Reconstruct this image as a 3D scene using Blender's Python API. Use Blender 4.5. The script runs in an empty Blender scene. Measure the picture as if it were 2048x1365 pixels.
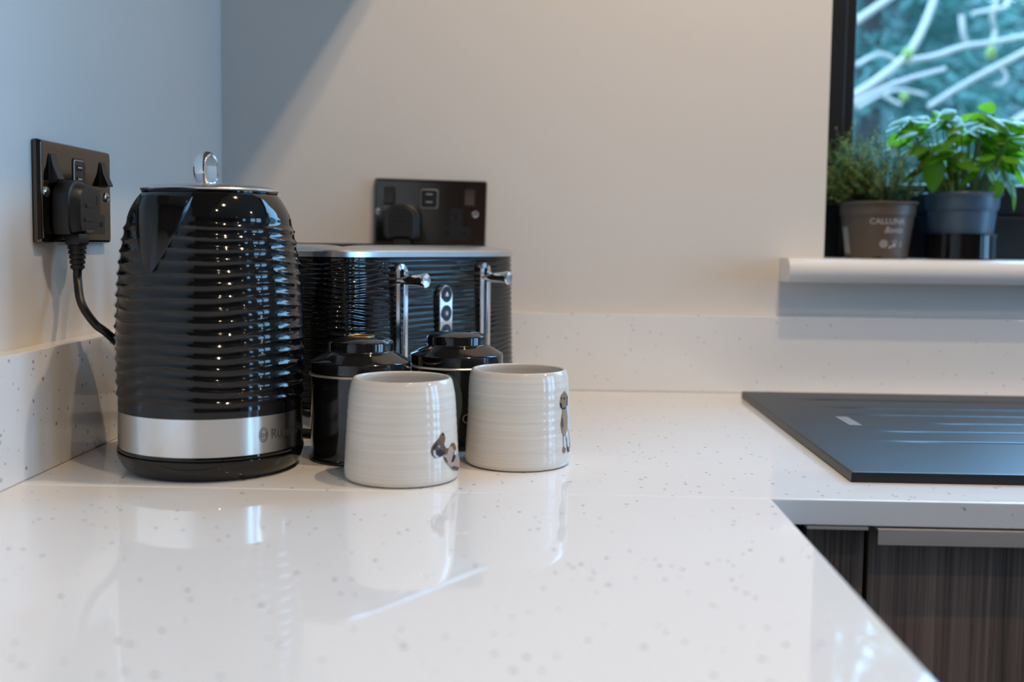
import bpy, bmesh, math, random
from mathutils import Vector, Matrix
import numpy as np

# ------------------------------------------------------------------ camera, world, lights, exposure
SC = bpy.context.scene
COL = SC.collection
PI = math.pi
IMG_W, IMG_H = 2048, 1365
CAM = Vector((.4175, -1.4197, .1897))
FPX, YAW, PITCH, ROLL, SHIFT = 2176.8, -.0255, .0742, .0134, -35.1
_fw = Vector((math.sin(YAW)*math.cos(PITCH), math.cos(YAW)*math.cos(PITCH), -math.sin(PITCH)))
_r0 = Vector((math.cos(YAW), -math.sin(YAW), 0)); _u0 = _r0.cross(_fw)
_r = _r0*math.cos(ROLL) + _u0*math.sin(ROLL); _u = -_r0*math.sin(ROLL) + _u0*math.cos(ROLL)

cd = bpy.data.cameras.new('camera'); cam = bpy.data.objects.new('camera', cd); COL.objects.link(cam)
M = Matrix((( _r.x, _u.x, -_fw.x, CAM.x), (_r.y, _u.y, -_fw.y, CAM.y), (_r.z, _u.z, -_fw.z, CAM.z), (0, 0, 0, 1)))
cam.matrix_world = M
cd.sensor_width = 36; cd.lens = FPX/IMG_W*36; cd.shift_y = SHIFT/IMG_W; cd.clip_start = .02
cd.dof.use_dof = True; cd.dof.focus_distance = .96; cd.dof.aperture_fstop = 4.2
SC.camera = cam
SC.view_settings.view_transform = 'Standard'
try: SC.view_settings.look = 'None'
except Exception: pass
SC.cycles.max_bounces = 8; SC.cycles.diffuse_bounces = 4; SC.cycles.glossy_bounces = 4; SC.cycles.transparent_max_bounces = 8
SC.cycles.caustics_reflective = False; SC.cycles.caustics_refractive = False
SC.view_settings.exposure = 0.0; SC.view_settings.gamma = 1; SC.view_settings.use_curve_mapping = False

world = bpy.data.worlds.new('overcast_sky'); SC.world = world; world.use_nodes = True
bg = world.node_tree.nodes['Background']
bg.inputs[0].default_value = (.27, .58, .98, 1); bg.inputs[1].default_value = 11.6

LAMP_COLOR = (1.0, .735, .475)
LAMPS = [(.797, -.60, 25), (.739, -1.15, 19), (.77, -1.75, 8), (2.0, -.75, 6), (2.0, -1.75, 5)]
CEIL = 1.49
def portal(loc, rot, sx, sy):
    l = bpy.data.lights.new('daylight_portal', 'AREA'); l.shape = 'RECTANGLE'; l.size = sx; l.size_y = sy
    o = bpy.data.objects.new('daylight_portal', l); COL.objects.link(o); o.location = loc; o.rotation_euler = rot
    l.cycles.is_portal = True
portal((1.617, .245, .74), (-PI/2, 0, 0), 1.66, 1.16)          # back window, facing -y into the room
portal((3.47, -.95, .2), (0, PI/2, 0), 2.1, 1.1)            # glazed door, facing -x
portal((3.47, -2.1, .55), (0, PI/2, 0), 1.3, .36)           # slim window, facing -x

# ------------------------------------------------------------------ helpers
def pix_dir(x, y):
    return _fw + _r*((x-IMG_W/2)/FPX) - _u*((y-IMG_H/2-SHIFT)/FPX)
def at_y(x, y, Y):
    d = pix_dir(x, y); return CAM + d*((Y-CAM.y)/d.y)
def at_x(x, y, X):
    d = pix_dir(x, y); return CAM + d*((X-CAM.x)/d.x)
def at_z(x, y, Z):
    d = pix_dir(x, y); return CAM + d*((Z-CAM.z)/d.z)

def tag(o, label=None, cat=None, group=None, kind=None):
    if label: o['label'] = label
    if cat: o['category'] = cat
    if group: o['group'] = group
    if kind: o['kind'] = kind
    return o
def empty(name, loc=(0, 0, 0), rz=0, **k):
    o = bpy.data.objects.new(name, None); COL.objects.link(o); o.location = loc; o.rotation_euler = (0, 0, rz)
    o.empty_display_size = .02
    return tag(o, **k)
def finish(name, bm, mat, parent=None, smooth=35, normals=True, **k):
    if normals: bmesh.ops.recalc_face_normals(bm, faces=bm.faces)
    me = bpy.data.meshes.new(name); bm.to_mesh(me); bm.free()
    for m in (mat if isinstance(mat, (list, tuple)) else [mat]): me.materials.append(m)
    if smooth:
        me.shade_smooth(); me.set_sharp_from_angle(angle=math.radians(smooth))
    o = bpy.data.objects.new(name, me); COL.objects.link(o)
    if 0 < smooth <= 50:
        wn = o.modifiers.new('weighted', 'WEIGHTED_NORMAL'); wn.keep_sharp = True; wn.weight = 100
    if parent is not None: o.parent = parent
    return tag(o, **k)
def share(name, src, parent, loc=None, rot=None):
    o = src.copy(); o.name = name; COL.objects.link(o); o.parent = parent
    if loc is not None: o.location = loc
    if rot is not None: o.rotation_euler = rot
    return o
def B(): return bmesh.new()
def box(bm, x0, x1, y0, y1, z0, z1, bev=0, seg=2):
    b2 = bmesh.new()
    v = [b2.verts.new((x, y, z)) for z in (z0, z1) for y in (y0, y1) for x in (x0, x1)]
    for f in ((0, 1, 3, 2), (4, 6, 7, 5), (0, 4, 5, 1), (2, 3, 7, 6), (0, 2, 6, 4), (1, 5, 7, 3)):
        b2.faces.new([v[i] for i in f])
    if bev:
        bmesh.ops.bevel(b2, geom=list(b2.edges), offset=bev, segments=seg, profile=.5, affect='EDGES')
    merge(bm, b2); return bm
def merge(bm, b2):
    me = bpy.data.meshes.new('tmp'); b2.to_mesh(me); b2.free(); bm.from_mesh(me); bpy.data.meshes.remove(me)
def loft(bm, loops, cap0=True, cap1=True, closed=True, mi=0):
    rows = [[bm.verts.new(p) for p in L] for L in loops]
    n = len(rows[0])
    for a, b in zip(rows, rows[1:]):
        for i in range(n if closed else n-1):
            j = (i+1) % n
            f = bm.faces.new((a[i], a[j], b[j], b[i])); f.material_index = mi
    if cap0: f = bm.faces.new(rows[0][::-1]); f.material_index = mi
    if cap1: f = bm.faces.new(rows[-1]); f.material_index = mi
    return rows
def lathe(bm, prof, n=96, cx=0, cy=0, cap0=True, cap1=True, mod=None):
    loops = []
    for r, z in prof:
        L = []
        for i in range(n):
            a = 2*PI*i/n
            rr, zz = (r, z) if mod is None else mod(r, z, a)
            L.append((cx+rr*math.cos(a), cy+rr*math.sin(a), zz))
        loops.append(L)
    loft(bm, loops, cap0, cap1); return bm
def rrect(w, h, r, n=5):
    pts = []
    for cx, cy, a0 in ((w/2-r, h/2-r, 0), (-w/2+r, h/2-r, PI/2), (-w/2+r, -h/2+r, PI), (w/2-r, -h/2+r, 3*PI/2)):
        for i in range(n+1):
            a = a0+PI/2*i/n; pts.append((cx+r*math.cos(a), cy+r*math.sin(a)))
    return pts
def plate_xz(bm, pts2, y0, y1, bev=0, cx=0, cz=0, scale_in=None):
    """prism in the XZ plane: back at y0, front at y1 (toward -y), front edge chamfered by bev"""
    s = 1 if y1 > y0 else -1
    def L(y, inset):
        out = []
        xs = [p[0] for p in pts2]; zs = [p[1] for p in pts2]
        w = max(xs)-min(xs); h = max(zs)-min(zs); mx = (max(xs)+min(xs))/2; mz = (max(zs)+min(zs))/2
        for a, b in pts2:
            out.append((cx+mx+(a-mx)*(1-2*inset/w), y, cz+mz+(b-mz)*(1-2*inset/h)))
        return out
    loops = [L(y0, 0), L(y1-s*bev, 0)]
    if bev: loops += [L(y1-s*bev*.3, bev*.3), L(y1, bev)]
    loft(bm, loops); return bm
def tube(bm, pts, rad, n=10, caps=True):
    pts = [Vector(p) for p in pts]; rads = rad if isinstance(rad, (list, tuple)) else [rad]*len(pts)
    t0 = (pts[1]-pts[0]).normalized()
    up = Vector((0, 0, 1)) if abs(t0.z) < .9 else Vector((1, 0, 0))
    nrm = t0.cross(up).normalized(); loops = []
    for i, p in enumerate(pts):
        t = (pts[min(i+1, len(pts)-1)]-pts[max(i-1, 0)]).normalized()
        nrm = (nrm-t*nrm.dot(t)).normalized(); bn = t.cross(nrm)
        loops.append([tuple(p+(nrm*math.cos(2*PI*k/n)+bn*math.sin(2*PI*k/n))*rads[i]) for k in range(n)])
    loft(bm, loops, caps, caps); return bm
def spline(ctrl, n=8):
    P = [Vector(c) for c in ctrl]; P = [P[0]*2-P[1]]+P+[P[-1]*2-P[-2]]; out = []
    for i in range(1, len(P)-2):
        for k in range(n):
            t = k/n; a, b, c, d = P[i-1], P[i], P[i+1], P[i+2]
            out.append(.5*((2*b)+(c-a)*t+(2*a-5*b+4*c-d)*t*t+(-a+3*b-3*c+d)*t**3))
    out.append(P[-2]); return out
def text_mesh(s, size, align='LEFT'):
    cu = bpy.data.curves.new('lettering', 'FONT'); cu.body = s; cu.size = size; cu.align_x = align; cu.resolution_u = 3
    o = bpy.data.objects.new('lettering', cu); COL.objects.link(o)
    me = bpy.data.meshes.new_from_object(o)
    bpy.data.objects.remove(o); bpy.data.curves.remove(cu)
    b = bmesh.new(); b.from_mesh(me); bpy.data.meshes.remove(me)
    bmesh.ops.triangulate(b, faces=b.faces)
    return b
def lerp_prof(tab):
    zs = [t[0] for t in tab]; rs = [t[1] for t in tab]
    return lambda z: float(np.interp(z, zs, rs))
def smooth_prof(tab):
    """Catmull-Rom through (z, r)"""
    pts = spline([(t[0], t[1], 0) for t in tab], 10)
    zs = [p.x for p in pts]; rs = [p.y for p in pts]
    return lambda z: float(np.interp(z, zs, rs))
def hit_lathe(px, py, cx, cy, rf, zmax, tmin=.3):
    """pixel -> (angle, z) where its ray meets the lathe surface (nearest approach if it misses)"""
    d = pix_dir(px, py); best = None
    for i in range(4000):
        t = tmin+i*.0003; p = CAM+d*t
        e = math.hypot(p.x-cx, p.y-cy)-rf(max(0, min(zmax, p.z)))
        if best is None or e < best[0]: best = (e, p)
        if e <= 0: break
    p = best[1]; return math.atan2(p.y-cy, p.x-cx), p.z
def wrap_on_lathe(bm, rf, ang0, z0, eps, cuts=0):
    """flat mesh (x along the circumference in metres, y up) -> wrapped round a lathe, local coords"""
    if cuts: bmesh.ops.subdivide_edges(bm, edges=bm.edges, cuts=cuts, use_grid_fill=True)
    for v in bm.verts:
        z = z0+v.co.y; r = rf(z)+eps; a = ang0+v.co.x/rf(z)
        v.co = (r*math.cos(a), r*math.sin(a), z)
    return bm

# ------------------------------------------------------------------ materials
def mat(name, col, rough=.5, metal=0, ior=1.5, coat=0, spec=None, emit=None, estr=0, bump=None, aniso=0):
    m = bpy.data.materials.new(name); m.use_nodes = True
    nt = m.node_tree; b = nt.nodes['Principled BSDF']
    b.inputs['Base Color'].default_value = (*col, 1); b.inputs['Roughness'].default_value = rough
    b.inputs['Metallic'].default_value = metal; b.inputs['IOR'].default_value = ior
    b.inputs['Coat Weight'].default_value = coat
    if aniso: b.inputs['Anisotropic'].default_value = aniso
    if spec is not None: b.inputs['Specular IOR Level'].default_value = spec
    if emit: b.inputs['Emission Color'].default_value = (*emit, 1); b.inputs['Emission Strength'].default_value = estr
    if bump:
        sc, st, dist = bump
        n = nt.nodes.new('ShaderNodeTexNoise'); n.inputs['Scale'].default_value = sc; n.inputs['Detail'].default_value = 3
        g = nt.nodes.new('ShaderNodeNewGeometry'); nt.links.new(g.outputs['Position'], n.inputs['Vector'])
        bu = nt.nodes.new('ShaderNodeBump'); bu.inputs['Strength'].default_value = st; bu.inputs['Distance'].default_value = dist
        nt.links.new(n.outputs['Fac'], bu.inputs['Height']); nt.links.new(bu.outputs['Normal'], b.inputs['Normal'])
    return m
def nodes(m): return m.node_tree, m.node_tree.nodes, m.node_tree.links, m.node_tree.nodes['Principled BSDF']

m_wall = mat('wall_paint', (.74, .715, .675), .55, bump=(60, .12, .002))
m_ceil = mat('ceiling_paint', (.72, .71, .69), .7)
m_floor = mat('floor_tile', (.12, .11, .10), .35)
m_white = mat('white_gloss_paint', (.83, .81, .78), .3)
m_black_gloss = mat('black_gloss_plastic', (.003, .003, .0033), .06, ior=1.48)
m_black_satin = mat('black_satin_plastic', (.013, .013, .014), .38)
m_black_plug = mat('black_moulded_rubber', (.012, .012, .013), .42)
m_chrome = mat('chrome', (.82, .82, .83), .06, 1)
m_steel = mat('brushed_steel', (.66, .64, .61), .17, 1, aniso=.6)
m_steel_top = mat('satin_steel', (.68, .67, .66), .28, 1)
m_nickel = mat('black_nickel', (.125, .105, .09), .1, 1)
m_screw = mat('screw_steel', (.6, .58, .55), .18, 1)
m_frame = mat('black_window_frame', (.012, .013, .015), .3)
m_tin = mat('black_painted_tin', (.008, .008, .009), .09, ior=1.55)
m_tin_rim = mat('tin_rim_metal', (.78, .74, .68), .3, .8)
m_gold = mat('gold_print', (.5, .3, .12), .35, .7)
m_green_label = mat('grey_green_label', (.055, .085, .065), .4)
m_soil = mat('soil', (.02, .014, .01), .95, bump=(300, 1, .004))
m_ink_white = mat('white_print', (.42, .42, .41), .5)
m_button = mat('blue_black_button', (.006, .02, .045), .22)
m_icon = mat('white_icon', (.8, .82, .85), .4)
m_usb = mat('usb_metal', (.7, .7, .7), .3, 1)
m_alu = mat('brushed_aluminium', (.62, .57, .53), .38, .45)
m_dark = mat('dark_void', (.004, .004, .004), .8)
m_logo_plate = mat('grey_logo_plate', (.30, .31, .33), .35, .3)
m_badge = mat('dark_grey_print', (.05, .05, .055), .4)

def solid_surface():
    m = mat('white_speckled_solid_surface', (.8, .8, .8), .03, ior=1.62)
    nt, N, L, b = nodes(m)
    g = N.new('ShaderNodeNewGeometry')
    nz = N.new('ShaderNodeTexNoise'); nz.inputs['Scale'].default_value = 260
    L.new(g.outputs['Position'], nz.inputs['Vector'])
    mixv = N.new('ShaderNodeVectorMath'); mixv.operation = 'MULTIPLY_ADD'
    L.new(nz.outputs['Color'], mixv.inputs[0]); mixv.inputs[1].default_value = (.0022, .0022, .0022)
    L.new(g.outputs['Position'], mixv.inputs[2])
    col = None
    base = N.new('ShaderNodeRGB'); base.outputs[0].default_value = (.88, .875, .865, 1); col = base.outputs[0]
    for scale, rad, thr, dark in ((95, .13, .60, (.42, .42, .44, 1)), (130, .14, .70, (.16, .165, .18, 1)), (50, .07, .78, (.25, .31, .35, 1)), (60, .05, .85, (.95, .93, .9, 1))):
        v = N.new('ShaderNodeTexVoronoi'); v.inputs['Scale'].default_value = scale; v.inputs['Randomness'].default_value = 1
        L.new(mixv.outputs[0], v.inputs['Vector'])
        sep = N.new('ShaderNodeSeparateColor'); L.new(v.outputs['Color'], sep.inputs[0])
        pres = N.new('ShaderNodeMath'); pres.operation = 'GREATER_THAN'; L.new(sep.outputs[0], pres.inputs[0]); pres.inputs[1].default_value = thr
        rr = N.new('ShaderNodeMath'); rr.operation = 'MULTIPLY'; L.new(sep.outputs[1], rr.inputs[0]); rr.inputs[1].default_value = rad*1.5
        lt = N.new('ShaderNodeMath'); lt.operation = 'LESS_THAN'; L.new(v.outputs['Distance'], lt.inputs[0]); L.new(rr.outputs[0], lt.inputs[1])
        mu = N.new('ShaderNodeMath'); mu.operation = 'MULTIPLY'; L.new(pres.outputs[0], mu.inputs[0]); L.new(lt.outputs[0], mu.inputs[1])
        m2 = N.new('ShaderNodeMath'); m2.operation = 'MULTIPLY'; L.new(mu.outputs[0], m2.inputs[0]); m2.inputs[1].default_value = .8
        mx = N.new('ShaderNodeMix'); mx.data_type = 'RGBA'
        L.new(m2.outputs[0], mx.inputs['Factor']); L.new(col, mx.inputs['A']); mx.inputs['B'].default_value = dark
        col = mx.outputs['Result']
    L.new(col, b.inputs['Base Color'])
    return m
m_top = solid_surface()

def wood():
    m = mat('dark_vertical_woodgrain', (.05, .04, .036), .5)
    nt, N, L, b = nodes(m)
    g = N.new('ShaderNodeNewGeometry'); mp = N.new('ShaderNodeMapping'); mp.inputs['Scale'].default_value = (230, 230, 2.2)
    L.new(g.outputs['Position'], mp.inputs['Vector'])
    n = N.new('ShaderNodeTexNoise'); n.inputs['Scale'].default_value = 1; n.inputs['Detail'].default_value = 4; n.inputs['Roughness'].default_value = .7
    L.new(mp.outputs[0], n.inputs['Vector'])
    n2 = N.new('ShaderNodeTexNoise'); n2.inputs['Scale'].default_value = .22; n2.inputs['Detail'].default_value = 2
    L.new(mp.outputs[0], n2.inputs['Vector'])
    add = N.new('ShaderNodeMath'); add.operation = 'MULTIPLY_ADD'; L.new(n2.outputs['Fac'], add.inputs[0]); add.inputs[1].default_value = .6; L.new(n.outputs['Fac'], add.inputs[2])
    cr = N.new('ShaderNodeValToRGB'); cr.color_ramp.elements[0].position = .55; cr.color_ramp.elements[0].color = (.030, .021, .017, 1)
    cr.color_ramp.elements[1].position = 1.05; cr.color_ramp.elements[1].color = (.33, .225, .175, 1)
    L.new(add.outputs[0], cr.inputs['Fac']); L.new(cr.outputs['Color'], b.inputs['Base Color'])
    return m
m_wood = wood()

def ceramic():
    m = mat('off_white_glazed_stoneware', (.72, .67, .60), .1, ior=1.5)
    nt, N, L, b = nodes(m)
    tc = N.new('ShaderNodeTexCoord'); mp = N.new('ShaderNodeMapping'); mp.inputs['Scale'].default_value = (6, 6, 420)
    L.new(tc.outputs['Object'], mp.inputs['Vector'])
    n = N.new('ShaderNodeTexNoise'); n.inputs['Scale'].default_value = 1; n.inputs['Detail'].default_value = 2; L.new(mp.outputs[0], n.inputs['Vector'])
    cr = N.new('ShaderNodeValToRGB'); cr.color_ramp.elements[0].color = (.66, .60, .525, 1); cr.color_ramp.elements[1].color = (.74, .69, .62, 1)
    cr.color_ramp.elements[0].position = .3; cr.color_ramp.elements[1].position = .7
    L.new(n.outputs['Fac'], cr.inputs['Fac']); L.new(cr.outputs['Color'], b.inputs['Base Color'])
    bu = N.new('ShaderNodeBump'); bu.inputs['Strength'].default_value = .03; bu.inputs['Distance'].default_value = .001
    L.new(n.outputs['Fac'], bu.inputs['Height']); L.new(bu.outputs['Normal'], b.inputs['Normal'])
    return m
m_ceramic = ceramic()

def leafy(name, c0, c1, rough=.3, trans=.4, tcol=None):
    m = bpy.data.materials.new(name); m.use_nodes = True
    nt, N, L, b = nodes(m)
    oi = N.new('ShaderNodeObjectInfo'); g = N.new('ShaderNodeNewGeometry')
    n = N.new('ShaderNodeTexNoise'); n.inputs['Scale'].default_value = 90; L.new(g.outputs['Position'], n.inputs['Vector'])
    ad = N.new('ShaderNodeMath'); ad.operation = 'ADD'; L.new(oi.outputs['Random'], ad.inputs[0]); L.new(n.outputs['Fac'], ad.inputs[1])
    hf = N.new('ShaderNodeMath'); hf.operation = 'MULTIPLY'; L.new(ad.outputs[0], hf.inputs[0]); hf.inputs[1].default_value = .55
    cr = N.new('ShaderNodeValToRGB'); cr.color_ramp.elements[0].color = (*c0, 1); cr.color_ramp.elements[1].color = (*c1, 1)
    cr.color_ramp.elements[0].position = .2; cr.color_ramp.elements[1].position = .85
    L.new(hf.outputs[0], cr.inputs['Fac']); L.new(cr.outputs['Color'], b.inputs['Base Color'])
    b.inputs['Roughness'].default_value = rough
    t = N.new('ShaderNodeBsdfTranslucent')
    if tcol: t.inputs['Color'].default_value = (*tcol, 1)
    else: L.new(cr.outputs['Color'], t.inputs['Color'])
    mx = N.new('ShaderNodeMixShader'); mx.inputs[0].default_value = trans
    L.new(b.outputs[0], mx.inputs[1]); L.new(t.outputs[0], mx.inputs[2]); L.new(mx.outputs[0], N['Material Output'].inputs['Surface'])
    return m
m_basil = leafy('basil_leaf', (.03, .105, .008), (.10, .26, .02), .26, .36, (.26, .58, .02))
m_stem = leafy('green_stem', (.16, .26, .05), (.24, .34, .08), .45, .3)
m_thyme = leafy('thyme_leaf', (.07, .21, .085), (.36, .42, .09), .5, .35)
m_twig = mat('brown_twig', (.06, .04, .02), .7)
m_fir = leafy('conifer_needles', (.045, .12, .095), (.12, .24, .18), .5, .3)
m_fir2 = leafy('blue_conifer_needles', (.10, .16, .145), (.24, .30, .27), .5, .3)
m_bark = mat('dark_bark', (.05, .04, .035), .85, bump=(40, .6, .01))
m_pale_bark = mat('pale_bark', (.36, .27, .22), .6, bump=(60, .4, .004))
m_lichen = mat('yellow_lichen', (.20, .23, .05), .8)
m_ground = mat('garden_soil', (.05, .06, .035), .9)
m_patio = mat('patio_stone', (.22, .22, .21), .8)

def glass():
    m = bpy.data.materials.new('window_glass'); m.use_nodes = True
    nt = m.node_tree; N, L = nt.nodes, nt.links
    N.remove(N['Principled BSDF'])
    fr = N.new('ShaderNodeFresnel'); fr.inputs['IOR'].default_value = 1.5
    t = N.new('ShaderNodeBsdfTransparent'); t.inputs[0].default_value = (.96, .98, .98, 1)
    gl = N.new('ShaderNodeBsdfGlossy'); gl.inputs['Roughness'].default_value = 0
    ge = N.new('ShaderNodeNewGeometry'); su = N.new('ShaderNodeMath'); su.operation = 'SUBTRACT'; su.inputs[0].default_value = 1; L.new(ge.outputs['Backfacing'], su.inputs[1])
    mu = N.new('ShaderNodeMath'); mu.operation = 'MULTIPLY'; L.new(fr.outputs[0], mu.inputs[0]); L.new(su.outputs[0], mu.inputs[1])      # one reflection per pane, none on the way out
    mx = N.new('ShaderNodeMixShader'); L.new(mu.outputs[0], mx.inputs[0]); L.new(t.outputs[0], mx.inputs[1]); L.new(gl.outputs[0], mx.inputs[2])
    L.new(mx.outputs[0], N['Material Output'].inputs['Surface']); return m
m_glass = glass()

# ------------------------------------------------------------------ the room
FLOOR = -.91; RX = 3.3; FY = -3.6
WX0, WX1, WZ0, WZ1 = .7833, 2.45, .145, 1.32           # back window opening
b = B(); box(b, -.3, RX+.3, FY-.3, .28, FLOOR-.1, FLOOR); finish('floor', b, m_floor, kind='structure', smooth=0)
b = B(); box(b, -.3, RX+.3, FY-.3, .28, CEIL, CEIL+.1); finish('ceiling', b, m_ceil, kind='structure', smooth=0)
b = B(); box(b, -.2, 0, FY-.2, .26, FLOOR, CEIL); finish('wall_left', b, m_wall, kind='structure', smooth=0)
b = B()
box(b, 0, WX0, 0, .26, FLOOR, CEIL); box(b, WX1, RX, 0, .26, FLOOR, CEIL); box(b, WX0, WX1, 0, .26, FLOOR, WZ0); box(b, WX0, WX1, 0, .26, WZ1, CEIL)
finish('wall_back', b, m_wall, kind='structure', smooth=0)
DY0, DY1, DZ1 = -1.5, -.4, 1.25
SY0_, SY1_, SZ0_, SZ1_ = -2.28, -1.92, -.1, 1.2
b = B()
box(b, RX, RX+.2, DY1, .26, FLOOR, CEIL); box(b, RX, RX+.2, SY1_, DY0, FLOOR, CEIL); box(b, RX, RX+.2, DY0, DY1, DZ1, CEIL)
box(b, RX, RX+.2, FY-.2, SY0_, FLOOR, CEIL); box(b, RX, RX+.2, SY0_, SY1_, FLOOR, SZ0_); box(b, RX, RX+.2, SY0_, SY1_, SZ1_, CEIL)
finish('wall_right', b, m_wall, kind='structure', smooth=0)
b = B(); box(b, 0, RX, FY-.2, FY, FLOOR, CEIL); finish('wall_front', b, m_wall, kind='structure', smooth=0)

# window 1 in the back wall: frame, sash, bead, pane, sill
w = empty('window_1', ((WX0+WX1)/2, .15, .175), kind='structure')
w['label'] = 'black framed window above the sink looking onto bare branches'
def local(bm, o):
    bmesh.ops.translate(bm, verts=bm.verts, vec=-Vector(o.location)); return bm
FXI, FXO = .8359, 2.397
b = B(); y0, y1 = .12, .20
box(b, WX0+.001, FXI, y0, y1, .1755, WZ1-.001, .003); box(b, FXO, WX1-.001, y0, y1, .1755, WZ1-.001, .003)
box(b, FXI-.001, FXO+.001, y0, y1, .1755, .235, .003); box(b, FXI-.001, FXO+.001, y0, y1, WZ1-.056, WZ1-.001, .003)
finish('frame', local(b, w), m_frame, w)
b = B(); y0, y1 = .133, .19
box(b, FXI, FXI+.0175, y0, y1, .236, WZ1-.057, .004); box(b, FXO-.0175, FXO, y0, y1, .236, WZ1-.057, .004)
box(b, FXI+.0175, FXO-.0175, y0, y1, .236, .2795, .004); box(b, FXI+.0175, FXO-.0175, y0, y1, WZ1-.1, WZ1-.057, .004)
finish('sash', local(b, w), m_frame, w)
b = B(); box(b, FXI+.0175, FXO-.0175, .165, .169, .2795, WZ1-.1); finish('pane', local(b, w), m_glass, w, smooth=0)
# sill: bullnose board with horns
b = B(); SP = .056; r = .015; zc = .16
prof = [(0, zc+r), (-SP+r, zc+r)] + [(-SP+r-r*math.sin(a), zc+r*math.cos(a)) for a in [PI*i/16 for i in range(1, 16)]] + [(-SP+r, zc-r), (0, zc-r)]
loft(b, [[(x, y, z) for y, z in prof] for x in (.7275, .7265+.004, WX1+.055)])
box(b, WX0+.0005, WX1-.0005, -.001, .205, zc-r, zc+r)
finish('window_sill', local(b, w), m_white, w, smooth=30)['label'] = 'white bullnose window sill'

# glazed doors in the right wall
d = empty('door_1', (RX+.1, (DY0+DY1)/2, FLOOR), kind='structure'); d['label'] = 'black framed glazed patio doors in the right wall'
b = B()
for ya, yb, za, zb in ((DY0, DY0+.06, FLOOR, DZ1), (DY1-.06, DY1, FLOOR, DZ1), (DY0+.06, DY1-.06, DZ1-.06, DZ1), (DY0+.06, DY1-.06, FLOOR, FLOOR+.06), ((DY0+DY1)/2-.06, (DY0+DY1)/2+.06, FLOOR+.06, DZ1-.06)):
    box(b, RX+.06, RX+.13, ya, yb, za, zb)
finish('frame', local(b, d), m_frame, d, smooth=0)
for ya, yb in ((DY0+.06, (DY0+DY1)/2-.06), ((DY0+DY1)/2+.06, DY1-.06)):
    b = B(); box(b, RX+.09, RX+.095, ya, yb, FLOOR+.06, DZ1-.06); finish('pane', local(b, d), m_glass, d, smooth=0)

w2 = empty('window_2', (RX+.1, (SY0_+SY1_)/2, SZ0_), kind='structure'); w2['label'] = 'slim black framed window in the right wall'
b = B()
for ya, yb, za, zb in ((SY0_, SY0_+.04, SZ0_, SZ1_), (SY1_-.04, SY1_, SZ0_, SZ1_), (SY0_+.04, SY1_-.04, SZ0_, SZ0_+.04), (SY0_+.04, SY1_-.04, SZ1_-.04, SZ1_)): box(b, RX+.06, RX+.13, ya, yb, za, zb)
finish('frame', local(b, w2), m_frame, w2, smooth=0)
b = B(); box(b, RX+.09, RX+.095, SY0_+.04, SY1_-.04, SZ0_+.04, SZ1_-.04); finish('pane', local(b, w2), m_glass, w2, smooth=0)

# ------------------------------------------------------------------ worktops, upstands
CD, CE, TH = .607, .5938, .02                   # back run depth, left run front edge, thickness
SX0, SX1, SY0, SY1 = .671, 1.671, -.545, -.062   # sink outer
BX0, BX1, BY0, BY1 = 1.20, 1.62, -.505, -.115    # bowl
b = B()
box(b, .0, BX0-.01, -CD, 0, -TH, 0, .0015); box(b, BX1+.01, 2.6, -CD, 0, -TH, 0, .0015)
box(b, BX0-.012, BX1+.012, -CD, BY0-.01, -TH, 0, .0015); box(b, BX0-.012, BX1+.012, BY1+.01, 0, -TH, 0, .0015)
finish('worktop', b, m_top, label='white speckled worktop under the window holding the kettle, toaster and black sink', cat='worktop')
b = B(); box(b, 0, CE, -2.985, -CD-.0006, -TH, 0, .0012); finish('worktop', b, m_top, label='white speckled worktop in the foreground, joined to the sink run by a seam', cat='worktop')
b = B(); box(b, .02, 2.6, -.02, -.0003, .0002, .1, .0012); finish('upstand', b, m_top, label='white speckled upstand along the back wall behind the sink', cat='upstand')
b = B(); box(b, .0003, .02, -2.985, -.0003, .0002, .1, .0012); finish('upstand', b, m_top, label='white speckled upstand along the left wall beside the kettle', cat='upstand')

# ------------------------------------------------------------------ sink
s = empty('kitchen_sink', (SX0, SY0, 0), label='black composite sink with grooved drainer set in the white worktop', cat='sink')
m_sink = mat('black_composite', (.006, .008, .012), .40, ior=1.55)
nx, ny = 110, 170
GY = [-.128, -.190, -.239, -.292, -.345, -.400]; GS = [.70, .72, .725, .785, .72, .715]
def sstep(t): t = max(0, min(1, t)); return t*t*(3-2*t)
def sink_z(x, y):
    z = .0085
    e = min(x-SX0, SX1-x, y-SY0, SY1-y)
    for gy, gs in zip(GY, GS):
        k = sstep((x-gs)/.10)*sstep((1.13-x)/.04)
        if k > 0:
            t = (y-gy)/.0055
            if -1 < t < 1: z -= .0026*k*sstep(1-abs(t))
    k = sstep((x-BX0)/.012)*sstep((BX1-x)/.012)*sstep((y-BY0)/.012)*sstep((BY1-y)/.012)
    z -= .185*k
    return z
b = B()
xs = sorted(set([SX0+.003+(SX1-SX0-.006)*i/nx for i in range(nx+1)])); ys = sorted(set([SY0+.003+(SY1-SY0-.006)*j/(ny*2) for j in range(ny*2+1)]))
grid = [[b.verts.new((x, y, sink_z(x, y))) for x in xs] for y in ys]
for j in range(len(ys)-1):
    for i in range(len(xs)-1): b.faces.new((grid[j][i], grid[j][i+1], grid[j+1][i+1], grid[j+1][i]))
ring = [grid[0][i] for i in range(len(xs))]+[grid[j][-1] for j in range(1, len(ys))]+[grid[-1][i] for i in range(len(xs)-2, -1, -1)]+[grid[j][0] for j in range(len(ys)-2, 0, -1)]
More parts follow.
